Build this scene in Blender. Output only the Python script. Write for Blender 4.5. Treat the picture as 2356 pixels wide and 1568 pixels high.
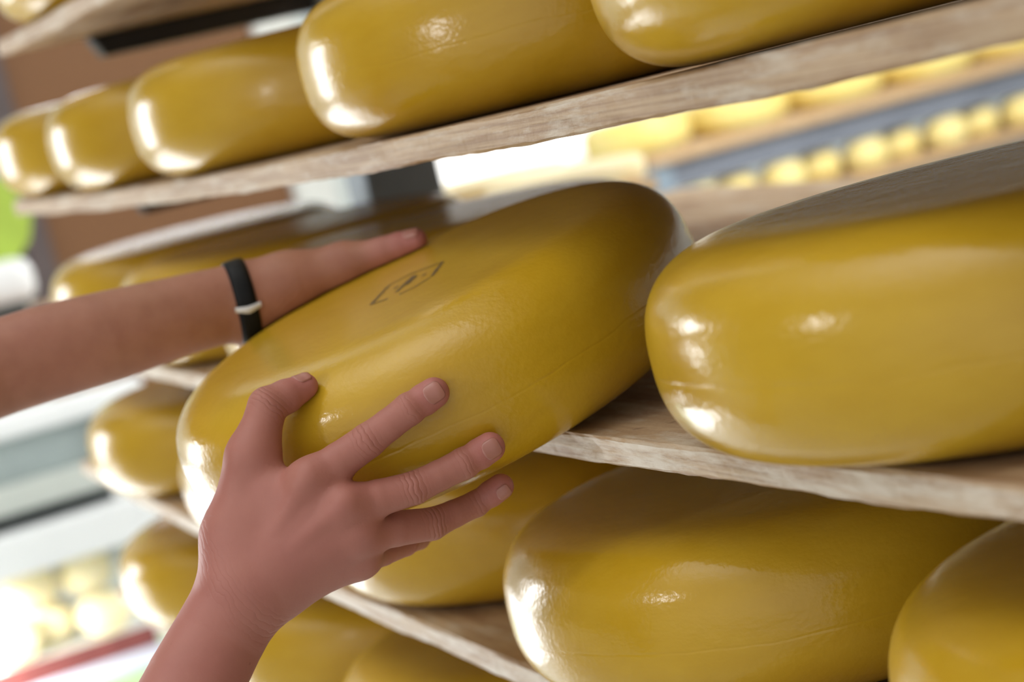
import bpy, bmesh, math, random
import numpy as np
from mathutils import Vector, Matrix
from math import sin, cos, pi, radians, atan2, sqrt

# ------------------------------------------------------------------ clear
for o in list(bpy.data.objects):
    bpy.data.objects.remove(o)
scene = bpy.context.scene
COL = scene.collection
random.seed(7)
rng = np.random.default_rng(7)

# ------------------------------------------------------------------ camera
# origin = lens.  x runs along the rack (right), y goes into the rack, z up
FPX, ROLL, PITCH, YAW = 4766.107, 0.239204, 0.1255368, -1.1905881
sp, cp, sy, cy = sin(PITCH), cos(PITCH), sin(YAW), cos(YAW)
FW = Vector((cp * sy, cp * cy, -sp))
R0 = Vector((cy, -sy, 0.0))
U0 = R0.cross(FW)
RT = cos(ROLL) * R0 - sin(ROLL) * U0
UP = sin(ROLL) * R0 + cos(ROLL) * U0
cam_d = bpy.data.cameras.new('camera')
cam_d.sensor_fit = 'HORIZONTAL'
cam_d.sensor_width = 36.0
cam_d.lens = FPX / 2356.0 * 36.0
cam_d.clip_start = 0.02
cam_d.clip_end = 100
cam_d.dof.use_dof = True
cam_d.dof.focus_distance = 1.07
cam_d.dof.aperture_fstop = 6.0
cam = bpy.data.objects.new('camera', cam_d)
M = Matrix((RT, UP, -FW)).transposed().to_4x4()
cam.matrix_world = M
COL.objects.link(cam)
scene.camera = cam

# ------------------------------------------------------------------ world, lights, exposure
world = bpy.data.worlds.new('world')
scene.world = world
world.use_nodes = True
wt = world.node_tree
bg = wt.nodes['Background']
# soft overcast daylight: brighter from an assumed open front of the hall and from an assumed roof light above the aisle
wtc = wt.nodes.new('ShaderNodeTexCoord')
acc = None
for dvec, power, gain in (((0.66, -0.75, 0.02), 3.0, 0.98), ((0.0, -0.22, 0.97), 8.0, 3.1)):
    dl = sum(c * c for c in dvec) ** 0.5
    dt = wt.nodes.new('ShaderNodeVectorMath'); dt.operation = 'DOT_PRODUCT'
    dt.inputs[1].default_value = tuple(c / dl for c in dvec)
    wt.links.new(wtc.outputs['Generated'], dt.inputs[0])
    mxn = wt.nodes.new('ShaderNodeMath'); mxn.operation = 'MAXIMUM'; mxn.inputs[1].default_value = 0.0
    wt.links.new(dt.outputs['Value'], mxn.inputs[0])
    pwn = wt.nodes.new('ShaderNodeMath'); pwn.operation = 'POWER'; pwn.inputs[1].default_value = power
    wt.links.new(mxn.outputs['Value'], pwn.inputs[0])
    ma = wt.nodes.new('ShaderNodeMath'); ma.operation = 'MULTIPLY_ADD'; ma.inputs[1].default_value = gain
    ma.inputs[2].default_value = 0.10
    wt.links.new(pwn.outputs['Value'], ma.inputs[0])
    if acc is not None:
        wt.links.new(acc.outputs['Value'], ma.inputs[2])
    acc = ma
wt.links.new(acc.outputs['Value'], bg.inputs['Strength'])
bg.inputs['Color'].default_value = (1.0, 0.985, 0.955, 1)

def area(name, loc, target, sx, sy_, energy, col=(1, 1, 1), shape='RECTANGLE', spread=None):
    d = bpy.data.lights.new(name, 'AREA')
    d.shape = shape
    d.size = sx
    d.size_y = sy_
    d.energy = energy
    d.color = col
    if spread: d.spread = spread
    o = bpy.data.objects.new(name, d)
    o.location = loc
    o.rotation_euler = (Vector(target) - Vector(loc)).to_track_quat('-Z', 'Y').to_euler()
    COL.objects.link(o)
    return o

# daylight through an assumed, unseen tall window in the end wall, placed from highlights
area('assumed_window_daylight', (-6.93, -2.35, 0.10), (-1.2, 0.3, -0.15), 1.50, 2.25, 150, (0.95, 0.98, 1.0))
# assumed bare light in the aisle, set from the highlight spots; no fixture modelled
area('assumed_aisle_light', (-0.93, -0.55, 0.16), (-1.0, 0.42, -0.10), 0.07, 0.07, 1.0, (1.0, 0.98, 0.95), 'DISK')
# assumed strip lamp in the display counter, added to overexpose its small cheeses
area('assumed_counter_lamp', (-3.96, 0.35, -0.735), (-3.99, 0.35, -1.0), 0.05, 0.9, 14, (1.0, 0.97, 0.92))
# added fills under the ceiling: far rack, then rear planks; no windows there
area('back_fill', (-3.2, 2.9, 1.25), (-5.0, 2.9, -0.3), 1.8, 1.2, 55, (1.0, 0.99, 0.97))
area('rear_fill', (-1.6, 3.4, 1.45), (-1.6, 1.1, -0.2), 3.0, 0.9, 150, (1.0, 0.98, 0.94))

vs = scene.view_settings
vs.view_transform = 'Standard'
vs.look = 'None'
vs.gamma = 1.0
vs.use_curve_mapping = False
vs.exposure = 0.05

# ------------------------------------------------------------------ materials
def nt(name):
    m = bpy.data.materials.new(name)
    m.use_nodes = True
    t = m.node_tree
    b = t.nodes['Principled BSDF']
    return m, t, b

def N(t, kind, **kw):
    n = t.nodes.new(kind)
    for k, v in kw.items():
        if k.startswith('_'):
            setattr(n, k[1:], v)
        else:
            n.inputs[k].default_value = v
    return n

def L(t, a, b):
    t.links.new(a, b)

def ramp(t, fac, stops):
    r = t.nodes.new('ShaderNodeValToRGB')
    el = r.color_ramp.elements
    while len(el) < len(stops):
        el.new(0.5)
    for e, (p, c) in zip(el, stops):
        e.position = p
        e.color = (*c, 1) if len(c) == 3 else c
    L(t, fac, r.inputs['Fac'])
    return r

def plain(name, col, rough=0.5, metal=0.0, var=0.06, scale=8.0, bump=0.0, spec=0.5):
    m, t, b = nt(name)
    tc = N(t, 'ShaderNodeTexCoord')
    n = N(t, 'ShaderNodeTexNoise', Scale=scale, Detail=4.0)
    L(t, tc.outputs['Object'], n.inputs['Vector'])
    lo = tuple(max(0, c * (1 - var)) for c in col)
    hi = tuple(min(1, c * (1 + var)) for c in col)
    r = ramp(t, n.outputs['Fac'], [(0.3, lo), (0.7, hi)])
    L(t, r.outputs['Color'], b.inputs['Base Color'])
    b.inputs['Roughness'].default_value = rough
    b.inputs['Metallic'].default_value = metal
    b.inputs['Specular IOR Level'].default_value = spec
    if bump:
        bp = N(t, 'ShaderNodeBump', Strength=bump, Distance=0.002)
        L(t, n.outputs['Fac'], bp.inputs['Height'])
        L(t, bp.outputs['Normal'], b.inputs['Normal'])
    return m

def mat_cheese(name, c_hi, c_lo, rough=0.24, seam=True, bump=1.0, coat=0.35):
    m, t, b = nt(name)
    tc = N(t, 'ShaderNodeTexCoord')
    oi = N(t, 'ShaderNodeObjectInfo')
    add = N(t, 'ShaderNodeVectorMath', _operation='ADD')
    sc = N(t, 'ShaderNodeVectorMath', _operation='SCALE')
    sc.inputs['Scale'].default_value = 7.0
    comb = N(t, 'ShaderNodeCombineXYZ')
    for k in 'XY':
        L(t, oi.outputs['Random'], comb.inputs[k])
    L(t, comb.outputs['Vector'], sc.inputs[0])
    L(t, tc.outputs['Object'], add.inputs[0])
    L(t, sc.outputs['Vector'], add.inputs[1])
    P = add.outputs['Vector']
    n1 = N(t, 'ShaderNodeTexNoise', Scale=7.0, Detail=5.0, Roughness=0.55)
    L(t, P, n1.inputs['Vector'])
    mp = N(t, 'ShaderNodeMapping')
    mp.inputs['Scale'].default_value = (1, 1, 3.0)
    L(t, P, mp.inputs['Vector'])
    n2 = N(t, 'ShaderNodeTexNoise', Scale=26.0, Detail=4.0, Roughness=0.6)
    L(t, mp.outputs['Vector'], n2.inputs['Vector'])
    mix = N(t, 'ShaderNodeMath', _operation='MULTIPLY_ADD')
    L(t, n2.outputs['Fac'], mix.inputs[0])
    mix.inputs[1].default_value = 0.45
    L(t, n1.outputs['Fac'], mix.inputs[2])
    r = ramp(t, mix.outputs['Value'], [(0.52, c_lo), (0.90, c_hi)])
    L(t, r.outputs['Color'], b.inputs['Base Color'])
    # fine dimples of the wax coat
    n3 = N(t, 'ShaderNodeTexNoise', Scale=330.0, Detail=2.0, Roughness=0.5)
    L(t, P, n3.inputs['Vector'])
    n4 = N(t, 'ShaderNodeTexNoise', Scale=42.0, Detail=3.0, Roughness=0.6)
    mp4 = N(t, 'ShaderNodeMapping')
    mp4.inputs['Scale'].default_value = (1, 1, 2.2)
    L(t, P, mp4.inputs['Vector'])
    L(t, mp4.outputs['Vector'], n4.inputs['Vector'])
    b1 = N(t, 'ShaderNodeBump', Strength=0.28 * bump, Distance=0.0006)
    L(t, n3.outputs['Fac'], b1.inputs['Height'])
    b2 = N(t, 'ShaderNodeBump', Strength=0.30 * bump, Distance=0.0016)
    L(t, n4.outputs['Fac'], b2.inputs['Height'])
    L(t, b1.outputs['Normal'], b2.inputs['Normal'])
    last = b2
    if seam:
        # the mould seam: a wandering fine line round the middle of the side
        sepz = N(t, 'ShaderNodeSeparateXYZ')
        L(t, tc.outputs['Object'], sepz.inputs[0])
        n5 = N(t, 'ShaderNodeTexNoise', Scale=16.0, Detail=3.0)
        L(t, P, n5.inputs['Vector'])
        w = N(t, 'ShaderNodeMath', _operation='MULTIPLY_ADD')
        L(t, n5.outputs['Fac'], w.inputs[0])
        w.inputs[1].default_value = 0.010
        L(t, sepz.outputs['Z'], w.inputs[2])
        w2 = N(t, 'ShaderNodeMath', _operation='SUBTRACT')
        L(t, w.outputs['Value'], w2.inputs[0])
        w2.inputs[1].default_value = 0.0
        ab = N(t, 'ShaderNodeMath', _operation='ABSOLUTE')
        L(t, w2.outputs['Value'], ab.inputs[0])
        mr = N(t, 'ShaderNodeMapRange')
        mr.inputs['From Min'].default_value = 0.0
        mr.inputs['From Max'].default_value = 0.0012
        L(t, ab.outputs['Value'], mr.inputs['Value'])
        b3 = N(t, 'ShaderNodeBump', Strength=0.25, Distance=0.0006)
        L(t, mr.outputs['Result'], b3.inputs['Height'])
        L(t, b2.outputs['Normal'], b3.inputs['Normal'])
        last = b3
    L(t, last.outputs['Normal'], b.inputs['Normal'])
    L(t, b2.outputs['Normal'], b.inputs['Coat Normal'])
    b.inputs['Roughness'].default_value = rough
    b.inputs['Coat Weight'].default_value = coat
    b.inputs['Coat Roughness'].default_value = 0.12
    b.inputs['Specular IOR Level'].default_value = 0.42
    b.inputs['Subsurface Weight'].default_value = 0.08
    b.inputs['Subsurface Radius'].default_value = (0.012, 0.006, 0.002)
    b.inputs['Subsurface Scale'].default_value = 0.5
    return m

def mat_wood(name, light, dark, rough=0.6, chalk=0.0, thr=0.50):
    m, t, b = nt(name)
    tc = N(t, 'ShaderNodeTexCoord')
    mp = N(t, 'ShaderNodeMapping')
    mp.inputs['Scale'].default_value = (1.1, 9.0, 26.0)
    L(t, tc.outputs['Object'], mp.inputs['Vector'])
    n1 = N(t, 'ShaderNodeTexNoise', Scale=6.0, Detail=7.0, Roughness=0.62, Distortion=0.4)
    L(t, mp.outputs['Vector'], n1.inputs['Vector'])
    mp2 = N(t, 'ShaderNodeMapping')
    mp2.inputs['Scale'].default_value = (0.6, 7.0, 16.0)
    L(t, tc.outputs['Object'], mp2.inputs['Vector'])
    wv = N(t, 'ShaderNodeTexWave', Scale=5.0, Distortion=3.5, Detail=2.5)
    wv.inputs['Detail Scale'].default_value = 1.2
    wv.bands_direction = 'Z'
    L(t, mp2.outputs['Vector'], wv.inputs['Vector'])
    wr = N(t, 'ShaderNodeMath', _operation='POWER')
    L(t, wv.outputs['Fac'], wr.inputs[0])
    wr.inputs[1].default_value = 6.0
    r1 = ramp(t, n1.outputs['Fac'], [(0.34, dark), (0.62, light)])
    mx = N(t, 'ShaderNodeMixRGB', _blend_type='MULTIPLY')
    wm = N(t, 'ShaderNodeMath', _operation='MULTIPLY')
    L(t, wr.outputs['Value'], wm.inputs[0])
    wm.inputs[1].default_value = 0.34
    L(t, wm.outputs['Value'], mx.inputs['Fac'])
    L(t, r1.outputs['Color'], mx.inputs['Color1'])
    mx.inputs['Color2'].default_value = (0.42, 0.27, 0.17, 1)
    # scuffed pale patches and dark specks
    mp5 = N(t, 'ShaderNodeMapping')
    mp5.inputs['Scale'].default_value = (0.45, 1.6, 3.2)
    L(t, tc.outputs['Object'], mp5.inputs['Vector'])
    n2 = N(t, 'ShaderNodeTexNoise', Scale=22.0, Detail=7.0, Roughness=0.72)
    L(t, mp5.outputs['Vector'], n2.inputs['Vector'])
    r2 = ramp(t, n2.outputs['Fac'], [(thr, (0, 0, 0)), (thr + 0.14, (1, 1, 1))])
    mx2 = N(t, 'ShaderNodeMixRGB')
    cm = N(t, 'ShaderNodeMath', _operation='MULTIPLY')
    L(t, r2.outputs['Color'], cm.inputs[0])
    cm.inputs[1].default_value = chalk
    L(t, cm.outputs['Value'], mx2.inputs['Fac'])
    L(t, mx.outputs['Color'], mx2.inputs['Color1'])
    mx2.inputs['Color2'].default_value = (0.64, 0.57, 0.46, 1)
    n3 = N(t, 'ShaderNodeTexNoise', Scale=34.0, Detail=3.0, Roughness=0.6)
    L(t, tc.outputs['Object'], n3.inputs['Vector'])
    r3 = ramp(t, n3.outputs['Fac'], [(0.69, (0, 0, 0)), (0.76, (1, 1, 1))])
    mx3 = N(t, 'ShaderNodeMixRGB')
    L(t, r3.outputs['Color'], mx3.inputs['Fac'])
    L(t, mx2.outputs['Color'], mx3.inputs['Color1'])
    mx3.inputs['Color2'].default_value = (0.16, 0.09, 0.05, 1)
    L(t, mx3.outputs['Color'], b.inputs['Base Color'])
    hs = N(t, 'ShaderNodeMath', _operation='ADD')
    L(t, n1.outputs['Fac'], hs.inputs[0])
    n6 = N(t, 'ShaderNodeTexNoise', Scale=120.0, Detail=3.0)
    L(t, tc.outputs['Object'], n6.inputs['Vector'])
    L(t, n6.outputs['Fac'], hs.inputs[1])
    bp = N(t, 'ShaderNodeBump', Strength=0.55, Distance=0.0015)
    L(t, hs.outputs['Value'], bp.inputs['Height'])
    L(t, bp.outputs['Normal'], b.inputs['Normal'])
    b.inputs['Roughness'].default_value = rough
    return m

def mat_skin(name, base, red, dark):
    m, t, b = nt(name)
    tc = N(t, 'ShaderNodeTexCoord')
    n1 = N(t, 'ShaderNodeTexNoise', Scale=55.0, Detail=5.0, Roughness=0.6)
    L(t, tc.outputs['Object'], n1.inputs['Vector'])
    n0 = N(t, 'ShaderNodeTexNoise', Scale=16.0, Detail=3.0)
    L(t, tc.outputs['Object'], n0.inputs['Vector'])
    r1 = ramp(t, n1.outputs['Fac'], [(0.30, dark), (0.62, base)])
    at = N(t, 'ShaderNodeAttribute', _attribute_name='flush_shade')
    fm = N(t, 'ShaderNodeMath', _operation='MULTIPLY_ADD')
    L(t, n0.outputs['Fac'], fm.inputs[0])
    fm.inputs[1].default_value = 0.5
    L(t, at.outputs['Fac'], fm.inputs[2])
    fs = N(t, 'ShaderNodeMath', _operation='SUBTRACT', _use_clamp=True)
    L(t, fm.outputs['Value'], fs.inputs[0])
    fs.inputs[1].default_value = 0.16
    mx = N(t, 'ShaderNodeMixRGB')
    L(t, fs.outputs['Value'], mx.inputs['Fac'])
    L(t, r1.outputs['Color'], mx.inputs['Color1'])
    mx.inputs['Color2'].default_value = (*red, 1)
    # freckles
    n5 = N(t, 'ShaderNodeTexVoronoi', Scale=95.0)
    L(t, tc.outputs['Object'], n5.inputs['Vector'])
    r5 = ramp(t, n5.outputs['Distance'], [(0.05, (1, 1, 1)), (0.10, (0, 0, 0))])
    n7 = N(t, 'ShaderNodeTexNoise', Scale=40.0)
    L(t, tc.outputs['Object'], n7.inputs['Vector'])
    r7 = ramp(t, n7.outputs['Fac'], [(0.55, (0, 0, 0)), (0.68, (1, 1, 1))])
    m5 = N(t, 'ShaderNodeMath', _operation='MULTIPLY')
    L(t, r5.outputs['Color'], m5.inputs[0])
    L(t, r7.outputs['Color'], m5.inputs[1])
    m6 = N(t, 'ShaderNodeMath', _operation='MULTIPLY')
    L(t, m5.outputs['Value'], m6.inputs[0])
    m6.inputs[1].default_value = 0.5
    mx2 = N(t, 'ShaderNodeMixRGB')
    L(t, m6.outputs['Value'], mx2.inputs['Fac'])
    L(t, mx.outputs['Color'], mx2.inputs['Color1'])
    mx2.inputs['Color2'].default_value = (0.22, 0.07, 0.05, 1)
    L(t, mx2.outputs['Color'], b.inputs['Base Color'])
    # pores and fine lines
    v = N(t, 'ShaderNodeTexVoronoi', Scale=520.0)
    v.feature = 'DISTANCE_TO_EDGE'
    L(t, tc.outputs['Object'], v.inputs['Vector'])
    n2 = N(t, 'ShaderNodeTexNoise', Scale=260.0, Detail=3.0)
    L(t, tc.outputs['Object'], n2.inputs['Vector'])
    b1 = N(t, 'ShaderNodeBump', Strength=0.22, Distance=0.0004)
    L(t, n2.outputs['Fac'], b1.inputs['Height'])
    b1b = N(t, 'ShaderNodeBump', Strength=0.14, Distance=0.0003)
    L(t, v.outputs['Distance'], b1b.inputs['Height'])
    L(t, b1.outputs['Normal'], b1b.inputs['Normal'])
    # knuckle creases
    jx = N(t, 'ShaderNodeAttribute', _attribute_name='crease')
    jm = N(t, 'ShaderNodeAttribute', _attribute_name='crease_mask')
    n3 = N(t, 'ShaderNodeTexNoise', Scale=105.0, Detail=2.0)
    L(t, tc.outputs['Object'], n3.inputs['Vector'])
    ws = N(t, 'ShaderNodeMath', _operation='MULTIPLY_ADD')
    L(t, n3.outputs['Fac'], ws.inputs[0])
    ws.inputs[1].default_value = 7.0
    mulx = N(t, 'ShaderNodeMath', _operation='MULTIPLY')
    L(t, jx.outputs['Fac'], mulx.inputs[0])
    mulx.inputs[1].default_value = 1.15
    L(t, mulx.outputs['Value'], ws.inputs[2])
    sn = N(t, 'ShaderNodeMath', _operation='SINE')
    L(t, ws.outputs['Value'], sn.inputs[0])
    ab = N(t, 'ShaderNodeMath', _operation='ABSOLUTE')
    L(t, sn.outputs['Value'], ab.inputs[0])
    pw = N(t, 'ShaderNodeMath', _operation='POWER')
    L(t, ab.outputs['Value'], pw.inputs[0])
    pw.inputs[1].default_value = 0.5
    mm = N(t, 'ShaderNodeMath', _operation='MULTIPLY')
    L(t, pw.outputs['Value'], mm.inputs[0])
    L(t, jm.outputs['Fac'], mm.inputs[1])
    b2 = N(t, 'ShaderNodeBump', Strength=0.5, Distance=0.0010)
    L(t, mm.outputs['Value'], b2.inputs['Height'])
    L(t, b1b.outputs['Normal'], b2.inputs['Normal'])
    L(t, b2.outputs['Normal'], b.inputs['Normal'])
    b.inputs['Roughness'].default_value = 0.52
    b.inputs['Specular IOR Level'].default_value = 0.35
    b.inputs['Subsurface Weight'].default_value = 0.12
    b.inputs['Subsurface Radius'].default_value = (0.008, 0.003, 0.0015)
    b.inputs['Subsurface Scale'].default_value = 0.5
    return m

def mat_emit(name, col, strength):
    m, t, b = nt(name)
    b.inputs['Base Color'].default_value = (*col, 1)
    b.inputs['Emission Color'].default_value = (*col, 1)
    b.inputs['Emission Strength'].default_value = strength
    return m

MT = {}
MT['cheese'] = mat_cheese('yellow_cheese_wax', (0.575, 0.358, 0.022), (0.505, 0.298, 0.010), rough=0.22, coat=0.10)
MT['cheese_back'] = mat_cheese('pale_cheese_wax', (0.88, 0.74, 0.28), (0.82, 0.62, 0.17), seam=False, rough=0.4, coat=0.0)
MT['cheese_cream'] = mat_cheese('cream_cheese_rind', (0.80, 0.71, 0.47), (0.68, 0.55, 0.30), seam=False, rough=0.5, coat=0.0)
MT['cheese_counter'] = mat_cheese('counter_cheese_wax', (0.94, 0.87, 0.60), (0.90, 0.78, 0.42), seam=False, rough=0.4, coat=0.0)
MT['cheese_small'] = mat_cheese('small_cheese_wax', (0.90, 0.78, 0.36), (0.84, 0.66, 0.22), seam=False, rough=0.4, coat=0.0)
MT['rind_spot'] = plain('red_brown_rind_spot', (0.36, 0.13, 0.05), 0.6, var=0.3, scale=60)
MT['wood'] = mat_wood('weathered_pine', (0.53, 0.385, 0.235), (0.33, 0.20, 0.105), chalk=0.75)
MT['wood_sawn'] = mat_wood('rough_sawn_pine', (0.56, 0.43, 0.28), (0.36, 0.225, 0.12), chalk=0.95, thr=0.43)
MT['wood_dark'] = mat_wood('stained_pine', (0.42, 0.25, 0.12), (0.26, 0.135, 0.06), chalk=0.0)
MT['wood_pale'] = mat_wood('pale_pine', (0.62, 0.44, 0.25), (0.48, 0.31, 0.16), chalk=0.2)
MT['ink'] = plain('stamp_ink', (0.11, 0.07, 0.025), 0.5, var=0.35, scale=300)
MT['black_steel'] = plain('black_steel', (0.018, 0.018, 0.019), 0.45, 0.2, var=0.2)
MT['grey_steel'] = plain('grey_painted_steel', (0.25, 0.32, 0.39), 0.45, 0.1, var=0.12)
MT['beam'] = plain('blue_grey_steel', (0.17, 0.19, 0.235), 0.5, 0.1, var=0.15, scale=5)
MT['skin'] = mat_skin('skin', (0.335, 0.158, 0.092), (0.46, 0.172, 0.155), (0.28, 0.122, 0.068))
MT['nail'] = plain('fingernail', (0.43, 0.19, 0.155), 0.30, var=0.05, scale=90)
MT['strap'] = plain('black_strap_leather', (0.004, 0.0045, 0.005), 0.5, var=0.2, scale=200, bump=0.1, spec=0.2)
MT['clasp'] = plain('white_clasp', (0.72, 0.72, 0.72), 0.3, var=0.05)
MT['wall'] = plain('pale_grey_plaster', (0.66, 0.72, 0.72), 0.8, var=0.03, scale=3)
MT['wall_white'] = plain('white_plaster', (0.82, 0.82, 0.80), 0.8, var=0.02, scale=3)
MT['ceiling'] = plain('white_ceiling', (0.75, 0.75, 0.73), 0.9, var=0.02, scale=3)
MT['floor'] = plain('pale_floor_tile', (0.55, 0.55, 0.52), 0.4, var=0.05, scale=4)
MT['door'] = mat_wood('brown_door_veneer', (0.235, 0.105, 0.036), (0.19, 0.08, 0.026), chalk=0.0)
MT['jamb'] = plain('dark_door_jamb', (0.10, 0.075, 0.075), 0.6, var=0.1)
MT['white_trim'] = plain('white_painted_trim', (0.78, 0.80, 0.77), 0.5, var=0.02)
MT['pane'] = mat_emit('bright_window_pane', (1.0, 0.99, 0.97), 1.25)
MT['pane_glow'] = mat_emit('added_glow_pane', (0.97, 0.99, 1.0), 7.0)  # glow for the added, unseen panes: box front and transom
MT['lime'] = plain('lime_green_paper', (0.35, 0.49, 0.06), 0.6, var=0.1)
MT['white_enamel'] = plain('white_enamel', (0.80, 0.83, 0.85), 0.35, var=0.02)
MT['counter_glass'] = plain('frosted_counter_glass', (0.34, 0.40, 0.40), 0.2, var=0.12, scale=6)
MT['counter_grey'] = plain('counter_grey', (0.52, 0.56, 0.53), 0.4, var=0.05)
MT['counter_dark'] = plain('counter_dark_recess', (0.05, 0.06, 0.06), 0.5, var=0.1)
MT['maroon'] = plain('maroon_strip', (0.17, 0.045, 0.042), 0.5, var=0.15, scale=20)
MT['lavender'] = plain('lavender_white_edge', (0.56, 0.59, 0.70), 0.4, var=0.02)
MT['mint'] = plain('pale_mint_panel', (0.46, 0.66, 0.34), 0.5, var=0.03)

# ------------------------------------------------------------------ builders
def mesh_obj(name, verts, faces, mat, parent=None, smooth=True, mats=None, midx=None):
    me = bpy.data.meshes.new(name)
    me.from_pydata([tuple(v) for v in verts], [], [tuple(int(i) for i in f) for f in faces])
    me.update()
    if mats:
        for mm in mats: me.materials.append(mm)
    else:
        me.materials.append(mat)
    if smooth:
        me.polygons.foreach_set('use_smooth', [True] * len(me.polygons))
    if midx is not None:
        me.polygons.foreach_set('material_index', midx)
    o = bpy.data.objects.new(name, me)
    COL.objects.link(o)
    if parent: o.parent = parent
    return o

def bm_obj(name, bm, mat, parent=None, smooth=False):
    me = bpy.data.meshes.new(name)
    bmesh.ops.recalc_face_normals(bm, faces=bm.faces)
    bm.to_mesh(me)
    bm.free()
    me.materials.append(mat)
    if smooth:
        me.polygons.foreach_set('use_smooth', [True] * len(me.polygons))
    o = bpy.data.objects.new(name, me)
    COL.objects.link(o)
    if parent: o.parent = parent
    return o

def add_box(bm, lo, hi, bevel=0.0, seg=2):
    r = bmesh.ops.create_cube(bm, size=1.0)
    vs_ = r['verts']
    for v in vs_:
        v.co = Vector([lo[i] + (v.co[i] + 0.5) * (hi[i] - lo[i]) for i in range(3)])
    if bevel:
        es = list({e for v in vs_ for e in v.link_edges})
        bmesh.ops.bevel(bm, geom=es, offset=bevel, segments=seg, affect='EDGES', profile=0.5)

def box(name, lo, hi, mat, parent=None, bevel=0.0):
    c = [(a + b) / 2 for a, b in zip(lo, hi)]
    c[2] = lo[2]
    bm = bmesh.new()
    add_box(bm, [a - k for a, k in zip(lo, c)], [a - k for a, k in zip(hi, c)], bevel)
    o = bm_obj(name, bm, mat, parent)
    o.location = c
    return o

def empty(name, loc):
    o = bpy.data.objects.new(name, None)
    o.location = loc
    o.empty_display_size = 0.05
    COL.objects.link(o)
    return o

def tag(o, label=None, cat=None, group=None, kind=None):
    if label: o['label'] = label
    if cat: o['category'] = cat
    if group: o['group'] = group
    if kind: o['kind'] = kind
    return o

def keep(o, parent):
    """parent while keeping the world place (parents here are never rotated)"""
    o.parent = parent
    o.location = Vector(o.location) - Vector(parent.location)
    return o

# ------------------------------------------------------------------ rack geometry
YF = 0.4384                       # front edge of the boards
YB = 1.215                        # back edge
SH = {'T': (0.1615, 0.012, 0.017), 'U': (-0.0237, 0.01203, 0.018), 'M': (-0.20329, 0.0141, 0.0155),
      'L': (-0.36775, 0.01724, 0.0165), 'S': (-0.537, 0.0172, 0.0165)}

def zs(k, x):
    z0, b, t = SH[k]
    return z0 + b * (x + 1.5) ** 2

def board(k, x0, x1, label, YF=YF, YB=0.8065):
    z0, b, t = SH[k]
    n = int((x1 - x0) / 0.012)
    r_ = random.Random(ord(k))
    verts, faces = [], []
    e = 0.0016
    # section (y, z) going round, front edge rough-sawn and slightly rounded
    sec = [(YF + e, 0), (YF, -e), (YF - 0.0002, -t * 0.5), (YF, -t + e), (YF + e, -t), (YF + (YB - YF) * 0.96, -t),
           (YB - e, -t), (YB, -t + e), (YB, -e), (YB - e, 0), (YF + (YB - YF) * 0.97, 0)]
    ph = [r_.uniform(0, 6) for _ in range(8)]
    for i in range(n + 1):
        x = x0 + (x1 - x0) * i / n
        dz = b * (x + 1.5) ** 2
        for j, (y, z) in enumerate(sec):
            wob = 0
            if j in (0, 1, 2, 3, 4):
                wob = 0.0005 * sin(37 * x + ph[j]) + r_.uniform(-0.00035, 0.00035)
            wz = 0
            if j in (3, 4):
                wz = 0.0006 * sin(23 * x + ph[5]) + r_.uniform(-0.0005, 0.0003)
            if j in (0, 1):
                wz = r_.uniform(-0.0003, 0.0001)
            verts.append((x, y + wob - YF, z + dz + wz))
    m = len(sec)
    for i in range(n):
        for j in range(m):
            a = i * m + j
            b2 = i * m + (j + 1) % m
            faces.append((a, b2, b2 + m, a + m))
    faces.append(tuple(range(m))[::-1])
    faces.append(tuple(n * m + j for j in range(m)))
    o = mesh_obj('shelf_board', verts, faces, None, smooth=False, mats=[MT['wood'], MT['wood_sawn']],
                 midx=[1 if (q < n * m and q % m in (1, 2) and k in 'MLS') else 0 for q in range(len(faces))])
    o.location = (0, YF, z0)
    return tag(o, label, 'shelf board', 'long wooden shelf boards of the near rack')

board('T', -2.43, 0.35, 'topmost wooden shelf board, seen from below in the top left corner')
board('U', -2.60, 0.35, 'weathered wooden shelf board crossing the upper frame, under the upper row of cheeses')
board('M', -2.62, 0.35, 'wooden shelf board below the held cheese, scuffed pale front edge')
board('L', -2.62, 0.35, 'wooden shelf board under the big lower row, behind the near wrist')
board('S', -2.62, 0.35, 'lowest wooden shelf board, under the cheeses at the bottom edge')

for k, w_ in (('U', 'upper'), ('M', 'middle'), ('L', 'lower')):
    board(k, -2.355, 0.175, {'U': 'rear plank of the upper rack level, behind the upper row of cheeses',
                             'M': 'rear plank level with the held cheese, its tan top seen left of the right cheese',
                             'L': 'rear plank of the lower rack level, behind the big lower cheeses'}[k], 0.8075, YB)
# rack uprights with cantilever arms
def upright(x, label):
    root = empty('rack_upright', (x, 0.855, -1.35))
    keep(box('post', (x - 0.04, 0.81, -1.35), (x + 0.04, 0.905, 1.1), MT['grey_steel'], None, 0.004), root)
    keep(box('foot', (x - 0.05, 0.46, -1.35), (x + 0.05, 1.25, -1.30), MT['grey_steel'], None, 0.006), root)
    for k in SH:
        zt = zs(k, x) - SH[k][2] - 0.0012
        for s in (0, 1):
            bm = bmesh.new()
            y0, y1 = (0.535, 0.809) if s == 0 else (0.906, 1.19)
            xw = 0.016
            add_box(bm, (-xw, y0, -0.026), (xw, y1, 0), 0.0025)
            # tip of the arm is cut back underneath
            for v in bm.verts:
                if s == 0 and v.co.y < 0.56 and v.co.z < -0.02: v.co.y += 0.012
            o = bm_obj('arm', bm, MT['black_steel'])
            o.location = (x, 0, zt)
            keep(o, root)
    tag(root, label, 'rack upright', 'steel uprights of the near cheese rack')
upright(-2.40, 'grey steel rack upright with black arms at the far end of the boards')
upright(0.22, 'grey steel rack upright with black arms at the near end of the boards')

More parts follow.
